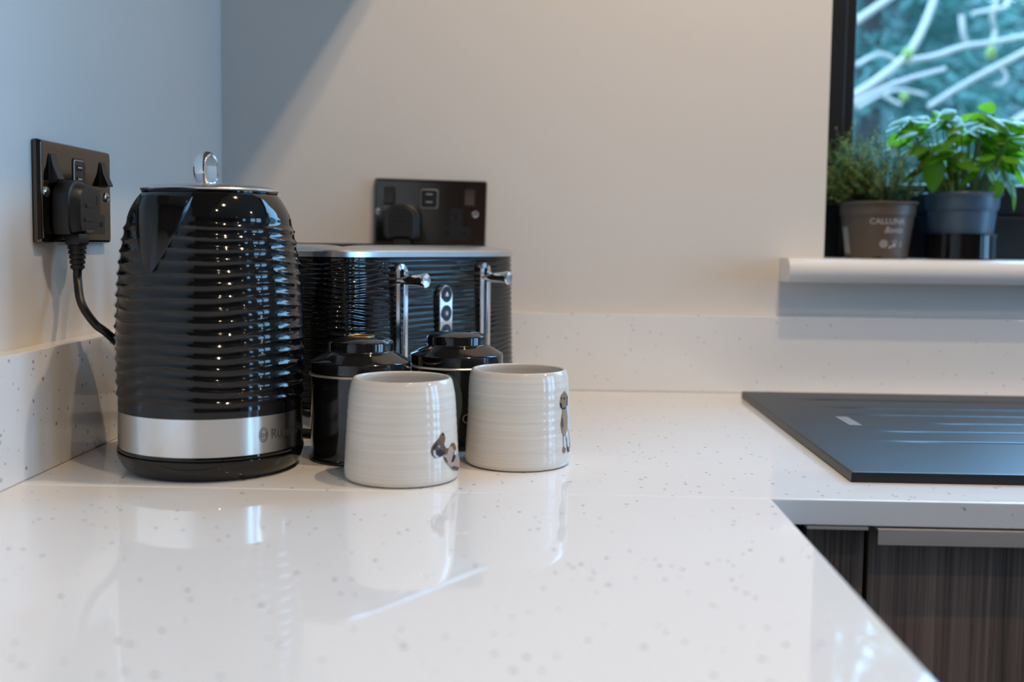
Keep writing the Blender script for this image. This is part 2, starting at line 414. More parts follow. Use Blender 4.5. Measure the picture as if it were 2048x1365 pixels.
def outw(v, off, z):
    x = v.co.x; y = v.co.y; cx, cy = (SX0+SX1)/2, (SY0+SY1)/2
    nx_ = SX0 if x < SX0+.004 else SX1 if x > SX1-.004 else x
    ny_ = SY0 if y < SY0+.004 else SY1 if y > SY1-.004 else y
    f = 1-off/.003
    return b.verts.new((x+(nx_-x)*f, y+(ny_-y)*f, z))
prev = ring
for off, z in ((.0012, .0082), (.0002, .0068), (0, .0003)):
    cur = [outw(v, off, z) for v in ring]
    for i in range(len(ring)):
        k = (i+1) % len(ring); b.faces.new((prev[i], prev[k], cur[k], cur[i]))
    prev = cur
finish('basin', local(b, s), m_sink, s, smooth=40, normals=True)
b = B(); p0 = at_z(1672, 831, .0085); 
box(b, .7345, .7475, -.313, -.258, .0085, .0089, .0001); finish('logo_plate', local(b, s), m_logo_plate, s)['label'] = 'small grey badge plate'

# ------------------------------------------------------------------ base cabinets
def base_unit(x0, x1, lab, grp=None):
    c = empty('base_cabinet', (x0, -CD+.02, FLOOR), label=lab, cat='cabinet', group=grp)
    b = B(); box(b, x0, x1, -.566, -.03, FLOOR+.12, -.23); finish('body', local(b, c), m_wood, c, smooth=0)
    b = B(); box(b, x0, x1, -.54, -.05, FLOOR, FLOOR+.12); finish('plinth', local(b, c), m_wood, c, smooth=0)
    b = B(); box(b, x0+.001, x1-.001, -.587, -.567, FLOOR+.13, -.0232, .0008); dr = finish('door', local(b, c), m_wood, c)
    b = B()      # aluminium edge-pull
    box(b, x0+.001, x1-.003, -.6085, -.566, -.0228, -.0212, .0004); box(b, x0+.001, x1-.003, -.6095, -.6075, -.0335, -.0212, .0006)
    h = finish('handle', local(b, c), m_alu, dr); h['label'] = 'brushed metal edge pull'
    return c
base_unit(.673, 1.273, 'dark vertical woodgrain cabinet with metal edge pull below the sink')
base_unit(1.276, 1.876, 'dark woodgrain cabinet right of the sink cabinet, outside the picture')
base_unit(1.879, 2.479, 'dark woodgrain cabinet at the far right end of the sink run')
c = empty('corner_filler', (.626, -.587, FLOOR), label='narrow dark woodgrain corner panel with metal strip left of the sink cabinet', cat='panel')
b = B(); box(b, .6262, .6705, -.587, -.567, FLOOR+.13, -.0275, .0008); finish('panel', local(b, c), m_wood, c)
b = B(); box(b, .6215, .6675, -.6065, -.567, -.0232, -.0206, .0004); finish('edge_strip', local(b, c), m_alu, c)
b = B(); box(b, .575, .6255, -.575, -.567, FLOOR+.13, -.03); finish('gap_shade', local(b, c), m_dark, c, smooth=0)  # near-black sheet standing in for the shade inside the corner gap
for k in range(3):
    y1 = -.612-.59*k
    c = empty('base_cabinet', (.57, y1, FLOOR), label='dark woodgrain cabinet under the foreground worktop, '+('next to the corner', 'in the middle', 'furthest from the corner')[k], cat='cabinet', group='cabinets under the foreground worktop')
    b = B(); box(b, .03, .55, y1-.589, y1-.001, FLOOR+.12, -.022); finish('body', local(b, c), m_wood, c, smooth=0)
    b = B(); box(b, .551, .571, y1-.588, y1-.002, FLOOR+.13, -.0245, .0008); dr = finish('door', local(b, c), m_wood, c)
    b = B(); box(b, .571, .582, y1-.58, y1-.01, -.0245, -.0232, .0003); box(b, .5815, .5835, y1-.58, y1-.01, -.0345, -.0232, .0005); finish('handle', local(b, c), m_alu, dr)

# wall cabinet above the corner on the left wall (its shadow falls across the back wall)
c = empty('wall_cabinet', (.0, -.65, .77), label='dark woodgrain wall cabinet on the left wall above the picture', cat='cabinet')
b = B(); box(b, .0005, .33, -1.6, -.0005, .77, 1.47); finish('body', local(b, c), m_wood, c, smooth=0)
for k in range(3):
    ya = -.003-.533*k
    b = B(); box(b, .331, .35, ya-.529, ya, .77, 1.47, .0008); dr = finish('door', local(b, c), m_wood, c)
    b = B(); box(b, .350, .353, ya-.5, ya-.03, .90, .915); finish('handle', local(b, c), m_alu, dr)

# dark cabinets added unseen behind the camera, to darken reflections and bounced light
for k, where in enumerate(('left', 'second', 'third', 'fourth', 'right')):
    x0 = .05+.64*k
    c = empty('added_dark_cabinet', (x0, FY+.3, FLOOR), label='tall dark woodgrain cabinet added behind the camera to darken reflections, %s of the row' % where, cat='cabinet')
    b = B(); box(b, x0, x0+.635, FY+.01, FY+.58, FLOOR, CEIL-.05); finish('body', local(b, c), m_wood, c, smooth=0)
    b = B(); box(b, x0+.002, x0+.633, FY+.581, FY+.60, FLOOR+.13, CEIL-.05, .0008); dr = finish('door', local(b, c), m_wood, c)
    b = B(); box(b, x0+.59, x0+.605, FY+.60, FY+.62, -.3, .3, .002); finish('handle', local(b, c), m_alu, dr)

# ------------------------------------------------------------------ ceiling downlights
for i, (x, y, pw) in enumerate(LAMPS):
    t = empty('ceiling_downlight', (x, y, CEIL), label='small round recessed ceiling downlight '+('over the kettle corner of the worktop', 'over the foreground worktop', 'behind the camera near the worktop', 'over the sink right of the picture', 'in the middle of the kitchen ceiling')[i], cat='light', group='recessed ceiling downlights')
    b = B(); lathe(b, [(.032, -.0005), (.044, -.0005), (.044, -.004), (.041, -.006), (.033, -.003)], 40, cap0=False, cap1=False); finish('trim_ring', b, m_chrome, t)
    b = B(); lathe(b, [(.0315, -.0008), (.0315, -.0022), (.020, -.0026)], 32); finish('bulb', b, mat('warm_bulb', (1, 1, 1), .5, emit=LAMP_COLOR, estr=40), t)
    l = bpy.data.lights.new('downlight', 'SPOT'); l.energy = pw; l.color = LAMP_COLOR; l.spot_size = math.radians(150); l.spot_blend = .35; l.shadow_soft_size = .013
    lo = bpy.data.objects.new('downlight', l); COL.objects.link(lo); lo.parent = t; lo.location = (0, 0, -.026)

# ------------------------------------------------------------------ double sockets and plugs
def double_socket(loc, rz, label, tilt=0):
    s = empty('double_socket', loc, rz, label=label, cat='socket'); s.rotation_euler = (0, tilt, rz)
    b = B(); plate_xz(b, rrect(.1445, .0845, .002), 0, -.0016); finish('gasket', b, m_black_satin, s)
    b = B(); plate_xz(b, rrect(.146, .086, .003), -.0016, -.0085, .0042); finish('face_plate', b, m_nickel, s)
    F = -.0085
    for u in (-.0525, .0515):
        b = B(); plate_xz(b, rrect(.0150, .0235, .002), F+.001, F-.0006, .0004, u, .0205); sw = finish('switch_surround', b, m_black_satin, s)
        b = B()     # rocker: wedge standing out at its lower end
        pts = [(F-.0004, .0310), (F-.0012, .0310), (F-.0030, .0215), (F-.0075, .0110), (F-.0070, .0100), (F-.0004, .0097)]
        loft(b, [[(u+dx, y, z) for y, z in pts] for dx in (-.0060, .0060)]); finish('rocker', b, m_black_satin, sw, smooth=20)
    b = B(); plate_xz(b, rrect(.026, .028, .0035), F+.001, F-.0007, .0004, -.001, .018); us = finish('usb_module', b, m_black_satin, s)
    b = B()
    P1 = rrect(.0225, .0245, .003)
    loft(b, [[(-.001+a*k, F-.00072-.0002*(k < 1), .018+c*k) for a, c in P1] for k in (1, .95)], False, False); finish('inlay_line', b, m_alu, us)
    for dz in (.0052, -.0048):
        b = B(); plate_xz(b, rrect(.0105, .0046, .0006), F, F-.0011, 0, -.001, .018+dz); pt = finish('usb_port', b, m_dark, us, smooth=0)
        b = B(); plate_xz(b, rrect(.0085, .0014, .0003), F, F-.0014, 0, -.001, .018+dz+.0006); finish('contact', b, m_usb, pt, smooth=0)
    # socket outlets: inverted T inserts with three slots each
    for u in (-.0345, .0345):
        T = [(-.0085, .0065), (.0085, .0065), (.0085, -.0165), (.0190, -.0165), (.0190, -.0345), (-.0190, -.0345), (-.0190, -.0165), (-.0085, -.0165)]
        b = B(); loft(b, [[(u+a, y, c) for a, c in T] for y in (F+.001, F-.0008)]); ins = finish('outlet_insert', b, m_black_satin, s, smooth=20)
        for a, c, ww, hh in ((0, -.0035, .0042, .0085), (-.011, -.0255, .0068, .0046), (.011, -.0255, .0068, .0046)):
            b = B(); plate_xz(b, rrect(ww, hh, .0004), F, F-.0011, 0, u+a, c); finish('slot', b, m_dark, ins, smooth=0)
    for u in (-.0655, .0585):
        b = B(); pr = [(.0047, F+.001), (.0047, F-.0008), (.0036, F-.0019), (.0012, F-.0022)]
        loft(b, [[(u+r*math.cos(2*PI*k/20), y, r*math.sin(2*PI*k/20)) for k in range(20)] for r, y in pr]); sc = finish('screw', b, m_screw, s)
        b = B(); plate_xz(b, rrect(.0062, .0010, .0002), F-.001, F-.00235, 0, u, 0); finish('screw_slot', b, m_dark, sc, smooth=0)
    return s
def plug(loc, rz, label, cable, tilt=0):
    """origin at the centre of the outlet face on the wall plane; body stands out along -y"""
    p = empty('power_plug', loc, rz, label=label, cat='plug')
    F = -.0095
    sil = []      # plug outline: flat sides and base, arched top
    for i in range(25):
        a = PI*i/24; sil.append((.0235*math.cos(a), .006+.0195*math.sin(a)**.8))
    sil += [(-.0235, -.014), (-.020, -.0205), (.020, -.0205), (.0235, -.014)]
    def L(y, k, kz=1): return [(a*k, y, c*kz) for a, c in sil]
    b = B(); loft(b, [L(F, .96), L(F-.002, 1), L(F-.011, 1), L(F-.0135, .96), L(F-.0145, .88, .92), L(F-.0195, .78, .86), L(F-.0215, .70, .8)]); body = finish('plug_body', b, m_black_plug, p, smooth=30)
    b = B(); plate_xz(b, rrect(.011, .0035, .0006), F-.0210, F-.0222, .0003, 0, .004); finish('fuse_mark', b, m_black_satin, body)
    b = B(); plate_xz(b, rrect(.016, .0030, .0006), F-.0210, F-.0221, .0003, 0, -.008); finish('fuse_mark', b, m_black_satin, body)
    b = B(); box(b, -.011, .011, F-.018, F-.004, -.030, -.019, .003); finish('cord_neck', b, m_black_plug, p)
    b = B()
    for k in range(5):
        z = -.030-.0042*k; rr = .0078-.0005*k
        lathe(b, [(rr, z+.0002), (rr, z-.0030), (rr-.0015, z-.0031), (rr-.0015, z-.0043)], 20, 0, F-.011)
    finish('strain_relief', b, m_black_plug, p)
    inv = Matrix.Translation(loc) @ Matrix.Rotation(rz, 4, 'Z'); inv = inv.inverted()
    st = Vector((0, F-.011, -.048))
    pts = spline([st, st+Vector((0, 0, -.012))] + [inv @ Vector(q) for q in cable], 10)
    b = B(); tube(b, pts, .0036, 12); finish('cable', b, m_black_satin, p)
    return p
LY = -.5338+.073; SZ = .1837+.043
double_socket((0, LY, SZ), PI/2, 'black nickel double socket on the left wall beside the kettle')
double_socket((.2001+.073, 0, .1822+.0445), 0, 'black nickel double socket on the back wall above the toaster', tilt=math.radians(1.1))
plug((0, LY-.0345, SZ-.0145), PI/2, 'black plug in the left wall socket with cable running behind the kettle', [at_x(163, 607, .028), at_x(190, 648, .038), at_x(228, 680, .05), (.068, LY+.05, .04), (.085, LY+.035, .016), (.10, LY+.015, .0105), (.12, LY-.01, .011)])
plug((.273-.0345, 0, .2268-.0145), 0, 'black plug in the back wall socket partly behind the toaster', [(.235, -.024, .14), (.225, -.03, .06), (.21, -.04, .012), (.19, -.07, .0045), (.18, -.1, .0045)])

# ------------------------------------------------------------------ kettle
KX, KY = .1446, -.5241
VIEW = math.atan2(CAM.x-KX, KY-CAM.y)                     # azimuth of the camera, from -y toward +x
def az(a): return a-PI/2                                  # azimuth -> polar angle
K = empty('electric_kettle', (KX, KY, 0), label='glossy black ribbed kettle with steel band in front of the toaster', cat='kettle')
SPOUT = VIEW-math.radians(38)
b = B(); lathe(b, [(.055, .0002), (.0655, .0002), (.0685, .0016), (.0715, .005), (.0738, .0095), (.0752, .0140), (.0756, .0158), (.0755, .0168), (.0745, .0170)], 128); finish('power_base', b, m_black_gloss, K)
b = B(); lathe(b, [(.0735, .0172), (.0738, .0172), (.0748, .0178), (.0752, .0190), (.0748, .0203), (.074, .0204)], 128); finish('base_ring', b, m_black_gloss, K)
band_r = lerp_prof([(.0204, .0744), (.0505, .0742)])
b = B(); lathe(b, [(.0735, .0204), (.0744, .0206), (.0742, .0503), (.0735, .0505)], 160); band = finish('steel_band', b, m_steel, K)
body_r = smooth_prof([(.0505, .0740), (.065, .0748), (.09, .0755), (.117, .0756), (.14, .0747), (.158, .0735), (.178, .0710), (.194, .0682), (.205, .0655), (.213, .0628), (.219, .0595), (.2235, .0565), (.2268, .0535)])
RZ0, RZ1, NR = .0545, .2075, 17
zs = [.0506, .0525] + [RZ0+(RZ1-RZ0)*i/(NR*10) for i in range(NR*10+1)] + [.209, .211, .213, .215, .217, .219, .221, .223, .225, .2268]
def kmod(r, z, a):
    rr = body_r(z)
    if RZ0 <= z <= RZ1:
        w = .0016*math.sin(a*2+z*40)+.0009*math.sin(a*5+1.3)
        t = (z+w*min(1, (z-RZ0)/.012, (RZ1-z)/.012)-RZ0)/(RZ1-RZ0)*NR
        f = abs((t % 1)-.5)*2
        env = min(1, (z-RZ0)/.005, (RZ1-z)/.006)
        rr += (.00175*f**2.4-.0006)*env
    return rr, z
b = B(); lathe(b, [(0, z) for z in zs], 200, mod=kmod); body = finish('body', b, m_black_gloss, K, smooth=60)
# spout: V-shaped beak grown out of the shoulder
b = B(); rows = []
nb, na = 26, 33
for j in range(nb):
    t = j/(nb-1)                       # 0 at the top lip, 1 at the tip below
    z = .2215-t*.0595
    hw = (.0300*(1-t)**.75+.0002)
    L = []
    for i in range(na):
        s_ = -1+2*i/(na-1)
        a = az(SPOUT)+s_*hw/.066
        out = .0155*(1-t)**.9*(1-abs(s_)**1.35)+.0007
        r = body_r(z)+out*(1 if abs(s_) < 1 else 0)-.0006*(abs(s_) == 1)
        L.append((r*math.cos(a), r*math.sin(a), z+.001*(1-abs(s_))*(1-t)))
    rows.append(L)
top = [(p[0]*.80, p[1]*.80, .2225) for p in rows[0]]
loft(b, [top]+rows, False, False, closed=False); finish('spout', b, m_black_gloss, K, smooth=50)
# lid
b = B(); lathe(b, [(.045, .2262), (.0528, .2262), (.0542, .2266), (.0542, .2274), (.0528, .2276)], 128); finish('lid_gasket', b, m_black_gloss, K)
b = B(); lathe(b, [(.0528, .2276), (.0541, .2277), (.0549, .2284), (.0551, .2292), (.0546, .2301), (.0530, .2309), (.048, .2319), (.040, .2329), (.028, .2338), (.015, .2343), (.002, .2345)], 128); lid = finish('lid', b, m_steel_top, K)
b = B(); ax = Vector((math.cos(az(SPOUT)+PI/2), math.sin(az(SPOUT)+PI/2), 0)); inp = Vector((math.cos(az(SPOUT)), math.sin(az(SPOUT)), 0)); c0 = Vector((-.003, -.001, .2462))
loops = []
for k in range(48):
    a = 2*PI*k/48; L = []
    ca, sa = math.cos(a), math.sin(a)
    for wv, rr in ((-.0052, .74), (-.0055, .86), (-.0038, .985), (0, 1.03), (.0038, .985), (.0055, .86), (.0052, .74), (0, .70)):
        L.append(tuple(c0+inp*(.0112*rr*ca)+Vector((0, 0, .0148*rr*sa))+ax*wv))
    loops.append(L)
rows = [[b.verts.new(p) for p in L] for L in loops]
for k in range(48):
    A_, B_ = rows[k], rows[(k+1) % 48]
    for i in range(8): b.faces.new((A_[i], A_[(i+1) % 8], B_[(i+1) % 8], B_[i]))
finish('lid_ring', b, m_chrome, lid, smooth=50)['label'] = 'chrome ring handle'
# handle at the back, opposite the spout
HA = az(SPOUT+PI); hd = Vector((math.cos(HA), math.sin(HA), 0))
pts = spline([hd*.058+Vector((0, 0, .214)), hd*.085+Vector((0, 0, .212)), hd*.101+Vector((0, 0, .188)), hd*.103+Vector((0, 0, .14)), hd*.098+Vector((0, 0, .09)), hd*.085+Vector((0, 0, .065)), hd*.070+Vector((0, 0, .06))], 8)
b = B(); tube(b, pts, .0085, 14); finish('handle', b, m_black_gloss, K)
# maker's lettering and roundel on the steel band
a_t, _ = hit_lathe(541, 868, KX, KY, band_r, .05)
a_l, _ = hit_lathe(527, 868, KX, KY, band_r, .05)
b = text_mesh('Russell Hobbs', .0115); wrap_on_lathe(b, band_r, a_t, .0312, .00012, 1); finish('lettering', b, m_badge, band, smooth=0, normals=False)
b = B()
def ann(bm, r0, r1, sx=.72, cx=0, cy=0, n=40, a0=0, a1=2*PI):
    lo = [[(cx+sx*r*math.cos(a0+(a1-a0)*k/n), cy+r*math.sin(a0+(a1-a0)*k/n), 0) for k in range(n+1)] for r in (r0, r1)]
    loft(bm, lo, False, False, closed=False)
ann(b, .0052, .0059); ann(b, .0038, .0043)
tb = text_mesh('RH', .0055, 'CENTER')
for v in tb.verts: v.co = (v.co.x*.72, v.co.y-.002, 0)
merge(b, tb); wrap_on_lathe(b, band_r, a_l, .0352, .00012); finish('roundel', b, m_badge, band, smooth=0, normals=False)

# ------------------------------------------------------------------ toaster
TT = math.radians(57); TW, TD, TZ0, TZ1 = .322, .255, .030, .1735
cp = at_y(889, 560, -.286)
TC = Vector((cp.x-math.sin(TT)*TD/2, cp.y+math.cos(TT)*TD/2, 0))
T = empty('toaster', TC, TT, label='glossy black ribbed four-slice toaster with chrome levers behind the kettle', cat='toaster')
def sell(w, d, n=7, N=200):
    out = []
    for k in range(N):
        a = 2*PI*k/N; c, s_ = math.cos(a), math.sin(a)
        out.append((w/2*math.copysign(abs(c)**(2/n), c), d/2*math.copysign(abs(s_)**(2/n), s_)))
    return out
base = sell(TW, TD)
arc = [0]
for q in range(1, len(base)): arc.append(arc[-1]+math.dist(base[q-1], base[q]))
def TL(z, k, off=0):
    return [(x*k+(off*x/(TW/2)), y*k+(off*y/(TD/2)), z) for x, y in base]
b = B(); loft(b, [TL(.0003, .93), TL(.002, .95), TL(.0085, .96)]); finish('foot', b, m_black_satin, T)
b = B(); loft(b, [TL(.0085, .985), TL(.0100, 1.0), TL(.0285, .998), TL(.0300, .985)]); finish('base_band', b, m_chrome, T)
NRT = 27; loops = []
for i in range(NRT*8+1):
    z = TZ0+(TZ1-TZ0)*i/(NRT*8); L = []
    k = 1.0-.022*((z-TZ0)/(TZ1-TZ0))
    for q, (x, y) in enumerate(base):
        a = 2*PI*q/len(base)
        e = min(1, (z-TZ0)/.006, (TZ1-z)/.004)
        sl = arc[q]*2*PI/(arc[-1]+math.dist(base[0], base[-1]))
        w = .0014*math.sin(sl*9+z*70)+.0012*math.sin(sl*16+2-z*130)
        f = abs((((z+w*e-TZ0)/(TZ1-TZ0)*NRT) % 1)-.5)*2
        off = (.00085*f**1.8-.0004)*e
        L.append((x*k+off*x/(TW/2), y*k+off*y/(TD/2), z))
    loops.append(L)
b = B(); loft(b, loops); finish('body', b, m_black_gloss, T, smooth=60)
kt = .985
b = B(); loops = [TL(.1737, kt-.01), TL(.1740, kt), TL(.1790, kt), TL(.1803, kt-.008), TL(.1825, .93), TL(.1845, .85), TL(.1855, .78)]
loft(b, loops, True, False)
# flat middle with four slots: strips between the openings
hx = TW/2*.78; hy = TD/2*.78
inner = TL(.1855, .78)
SLX = [-.072, -.028, .028, .072]; SLW = .0145; SLY = .078; ZP = .1856
def quad(bm, x0, x1, y0, y1, z): bm.faces.new([bm.verts.new(p) for p in ((x0, y0, z), (x1, y0, z), (x1, y1, z), (x0, y1, z))])
edges_x = [-hx*.985]+[v for c_ in SLX for v in (c_-SLW, c_+SLW)]+[hx*.985]
for i in range(0, len(edges_x), 2): quad(b, edges_x[i], edges_x[i+1], -SLY, SLY, ZP)
quad(b, -hx*.985, hx*.985, SLY, hy, ZP); quad(b, -hx*.985, hx*.985, -hy, -SLY, ZP)
toptray = finish('top_plate', b, m_steel_top, T, smooth=25, normals=False)
for c_ in SLX:
    b = B()
    o_ = [(c_-SLW, -SLY), (c_+SLW, -SLY), (c_+SLW, SLY), (c_-SLW, SLY)]
    loft(b, [[(x, y, .1862) for x, y in o_], [(x, y, .1845) for x, y in o_], [(x, y, .175) for x, y in o_]], False, True); finish('bread_slot', b, m_dark, toptray, smooth=0, normals=False)
FY_ = -TD/2*.992
def stadium(w, h, n=14):
    r = w/2; pts = []
    for i in range(n+1): a = PI*i/n; pts.append((r*math.cos(a), h/2-r+r*math.sin(a)))
    for i in range(n+1): a = PI+PI*i/n; pts.append((r*math.cos(a), -h/2+r+r*math.sin(a)))
    return pts
def lever(sx):
    zt, zb = .1675, .055
    b = B(); O = stadium(.0185, zt-zb); I = stadium(.0062, zt-zb-.0125); zc = (zt+zb)/2; f = FY_-.0035
    rows = [[(sx+a*k, y, zc+c*kk) for a, c in S] for S, k, kk, y in ((O, 1, 1, FY_+.004), (O, 1, 1, f+.0012), (O, .93, .988, f), (I, 1.35, 1.02, f-.0004), (I, 1, 1, f+.0012), (I, 1, 1, FY_+.003))]
    loft(b, rows, True, False); lv = finish('lever_track', b, m_chrome, T, smooth=40)
    b = B(); loft(b, [[(sx+a, FY_+.0015, zc+c) for a, c in I]]*1+[[(sx+a, FY_+.0016, zc+c) for a, c in I]], True, True); finish('track_groove', b, m_dark, lv, smooth=0)
    b = B(); kz = .1515; y0 = FY_-.001
    pr = [(.0040, y0), (.0046, y0-.006), (.0054, y0-.012), (.0060, y0-.024), (.0068, y0-.0285), (.0072, y0-.0300), (.0072, y0-.0322), (.0062, y0-.0332), (.001, y0-.0334)]
    loft(b, [[(sx+r*math.cos(2*PI*k/32), y, kz+r*math.sin(2*PI*k/32)) for k in range(32)] for r, y in pr]); finish('lever_knob', b, m_chrome, T, smooth=40)
for sx in (-.0705, .0705): lever(sx)
b = B(); zt, zb = .1450, .0620; zc = (zt+zb)/2; S = stadium(.0215, zt-zb); f = FY_-.0038
loft(b, [[(a*k, y, zc+c*kk) for a, c in S] for k, kk, y in ((1, 1, FY_+.004), (1, 1, f+.0012), (.93, .98, f))]); pn = finish('control_panel', b, m_chrome, T, smooth=40)
for i in range(4):
    z = .1350-.0198*i
    b = B(); pr = [(.0086, f+.001), (.0086, f-.0004), (.0083, f-.0007), (.0081, f-.0003)]
    loft(b, [[(r*math.cos(2*PI*k/36), y, z+r*math.sin(2*PI*k/36)) for k in range(36)] for r, y in pr], True, False); finish('button_ring', b, m_chrome, pn)
    b = B(); pr = [(.0081, f+.001), (.0081, f-.0005), (.0079, f-.0007), (.0005, f-.00071)]
    loft(b, [[(r*math.cos(2*PI*k/36), y, z+r*math.sin(2*PI*k/36)) for k in range(36)] for r, y in pr]); bt = finish('button', b, m_button, pn)
    b = B(); y = f-.0009
    def poly(pts): b.faces.new([b.verts.new((a, y, z+c)) for a, c in pts])
    if i == 0: poly([(-.0026, -.0004), (.0026, -.0004), (0, .0030)]); poly([(-.0026, -.0020), (.0026, -.0020), (.0026, -.0010), (-.0026, -.0010)])
    elif i == 1:
        for k in range(3):
            a = PI/2+k*PI/3; ux, uz = math.cos(a), math.sin(a); px_, pz_ = -uz*.0003, ux*.0003
            poly([(ux*.003+px_, uz*.003+pz_), (-ux*.003+px_, -uz*.003+pz_), (-ux*.003-px_, -uz*.003-pz_), (ux*.003-px_, uz*.003-pz_)])
        for k in range(6):
            a = PI/6+k*PI/3; cx_, cz_ = math.cos(a)*.0016, math.sin(a)*.0016
            poly([(cx_+.00055*math.cos(q*PI/2), cz_+.00055*math.sin(q*PI/2)) for q in range(4)])
    elif i == 2:
        poly([(-.0024, -.0022), (.0024, -.0022), (.0024, -.0015), (-.0024, -.0015)]); poly([(-.0014, -.0008), (.0014, -.0008), (.0008, .0012), (.0002, .0026), (-.0006, .0010)])
    else: poly([(-.0018, -.0018), (.0018, -.0018), (.0018, .0018), (-.0018, .0018)])
    finish('icon', b, m_icon, bt, smooth=0, normals=False)

# ------------------------------------------------------------------ tea tins
def tin(x, y, lab, R=.0436, mark=False, ring=True):
    t = empty('storage_tin', (x, y, 0), label=lab, cat='tin')
    b = B(); lathe(b, [(R-.003, .0003), (R+.0002, .0004), (R+.0008, .0016), (R+.0002, .003), (R-.0006, .004), (R-.0006, .0735), (R-.002, .0738)], 96); bd = finish('body', b, m_tin, t)
    b = B(); lathe(b, [(R-.002, .0736), (R+.0006, .0738), (R+.0013, .0747), (R+.0006, .0756), (R-.003, .0758)], 96); finish('rim', b, m_tin_rim, t)
    b = B(); lathe(b, [(R-.003, .0757), (R-.0008, .0758), (R-.0004, .0766), (R-.0004, .0848), (R-.0014, .0862), (R-.006, .0888), (.0335, .0915), (.0300, .0932), (.0288, .0942), (.0284, .0950), (.0286, .1010), (.0276, .1026), (.022, .1046), (.014, .1060), (.0120, .1064)], 96); ld = finish('lid', b, m_tin, t)
    if ring:
        b = B(); lathe(b, [(.0118, .1062), (.0118, .1072), (.0112, .1075), (.0108, .1070)], 48, cap0=False, cap1=False); finish('gold_ring', b, m_gold, ld)
    if mark:
        rf = lambda z: R-.0006
        a0, zz = hit_lathe(896, 806, x, y, rf, .07)
        b = B(); n = 40
        lo = [[(.013*r*math.cos(2*PI*k/n), .0265*r*math.sin(2*PI*k/n), 0) for k in range(n)] for r in (.25, .5, .75, 1)]
        loft(b, lo, True, False); wrap_on_lathe(b, rf, a0, zz, .0002); finish('label', b, m_green_label, bd, smooth=0, normals=False)
        a0, zz = hit_lathe(923, 851, x, y, rf, .07)
        b = text_mesh('C', .0125); wrap_on_lathe(b, rf, a0, zz+.0015, .0003, 1); finish('lettering', b, m_gold, bd, smooth=0, normals=False)
    return t
tin(.262, -.4782, 'round black lidded tin beside the kettle, behind the left mug')
tin(.3402, -.403, 'round black lidded tin behind and between the two mugs', mark=True, ring=False)

# ------------------------------------------------------------------ mugs
COLS = dict(brown=(.20, .095, .035), dark=(.035, .025, .022), grey=(.115, .085, .075), pink=(.42, .32, .28), fawn=(.25, .165, .11), black=(.006, .005, .005), pale=(.56, .56, .58), tan=(.33, .22, .14))
m_print = {k: mat('dog_print_'+k, v, .55, spec=.2) for k, v in COLS.items()}
def mug(x, y, Rb, Rt, H, lab, shapes):
    t = empty('mug', (x, y, 0), label=lab, cat='mug')
    of = smooth_prof([(0, Rb-.004), (.0015, Rb-.0012), (.005, Rb), (.02, Rb-.0004), (.045, Rb-.0018), (.065, (Rb+Rt)/2-.0002), (.074, Rt+.0012), (H-.0015, Rt), (H, Rt-.001)])
    ring = lambda z: .00007*math.sin(z*2*PI/.0065)*(1 if .012 < z < .068 else 0)
    prof = [(Rb-.006, .0004), (Rb-.0045, .0003)]
    n = 90
    for i in range(n+1):
        z = .0006+(H-.0008)*i/n; prof.append((of(z)+ring(z), z))
    for k in range(1, 6):
        a = PI*k/6; prof.append((Rt-.0022+.0012*math.cos(a), H+.0001+.0008*math.sin(a)))
    for i in range(20):
        z = H-.001-(H-.008)*i/19; prof.append((of(z)-.0036, z))
    prof += [(Rb-.008, .006), (Rb-.014, .005), (.002, .005)]
    b = B(); lathe(b, prof, 120); bd = finish('body', b, m_ceramic, t, smooth=60)
    b = B(); names = sorted(m_print); 
    for lay, (c, pts) in enumerate(shapes):
        q = [hit_lathe(px, py, x, y, of, H) for px, py in pts]
        b2 = bmesh.new(); f = b2.faces.new([b2.verts.new((a*Rb, z, 0)) for a, z in q])
        bmesh.ops.triangulate(b2, faces=[f]); bmesh.ops.subdivide_edges(b2, edges=b2.edges, cuts=3, use_grid_fill=True)
        for v in b2.verts:
            a, z = v.co.x/Rb, v.co.y; r = of(z)+.00032+.00004*lay
            v.co = (r*math.cos(a), r*math.sin(a), z)
        for f in b2.faces: f.material_index = names.index(c)
        merge(b, b2)
    finish('dog_picture', b, [m_print[k] for k in names], bd, smooth=0, normals=False)['label'] = 'small painted brown and white dog'
    return t
def Z(ox, oy, s, pts): return [(ox+a/s, oy+c/s) for a, c in pts]
z1 = lambda *p: Z(840, 840, 11.38, p)
z2 = lambda *p: Z(1090, 760, 8.03, p)
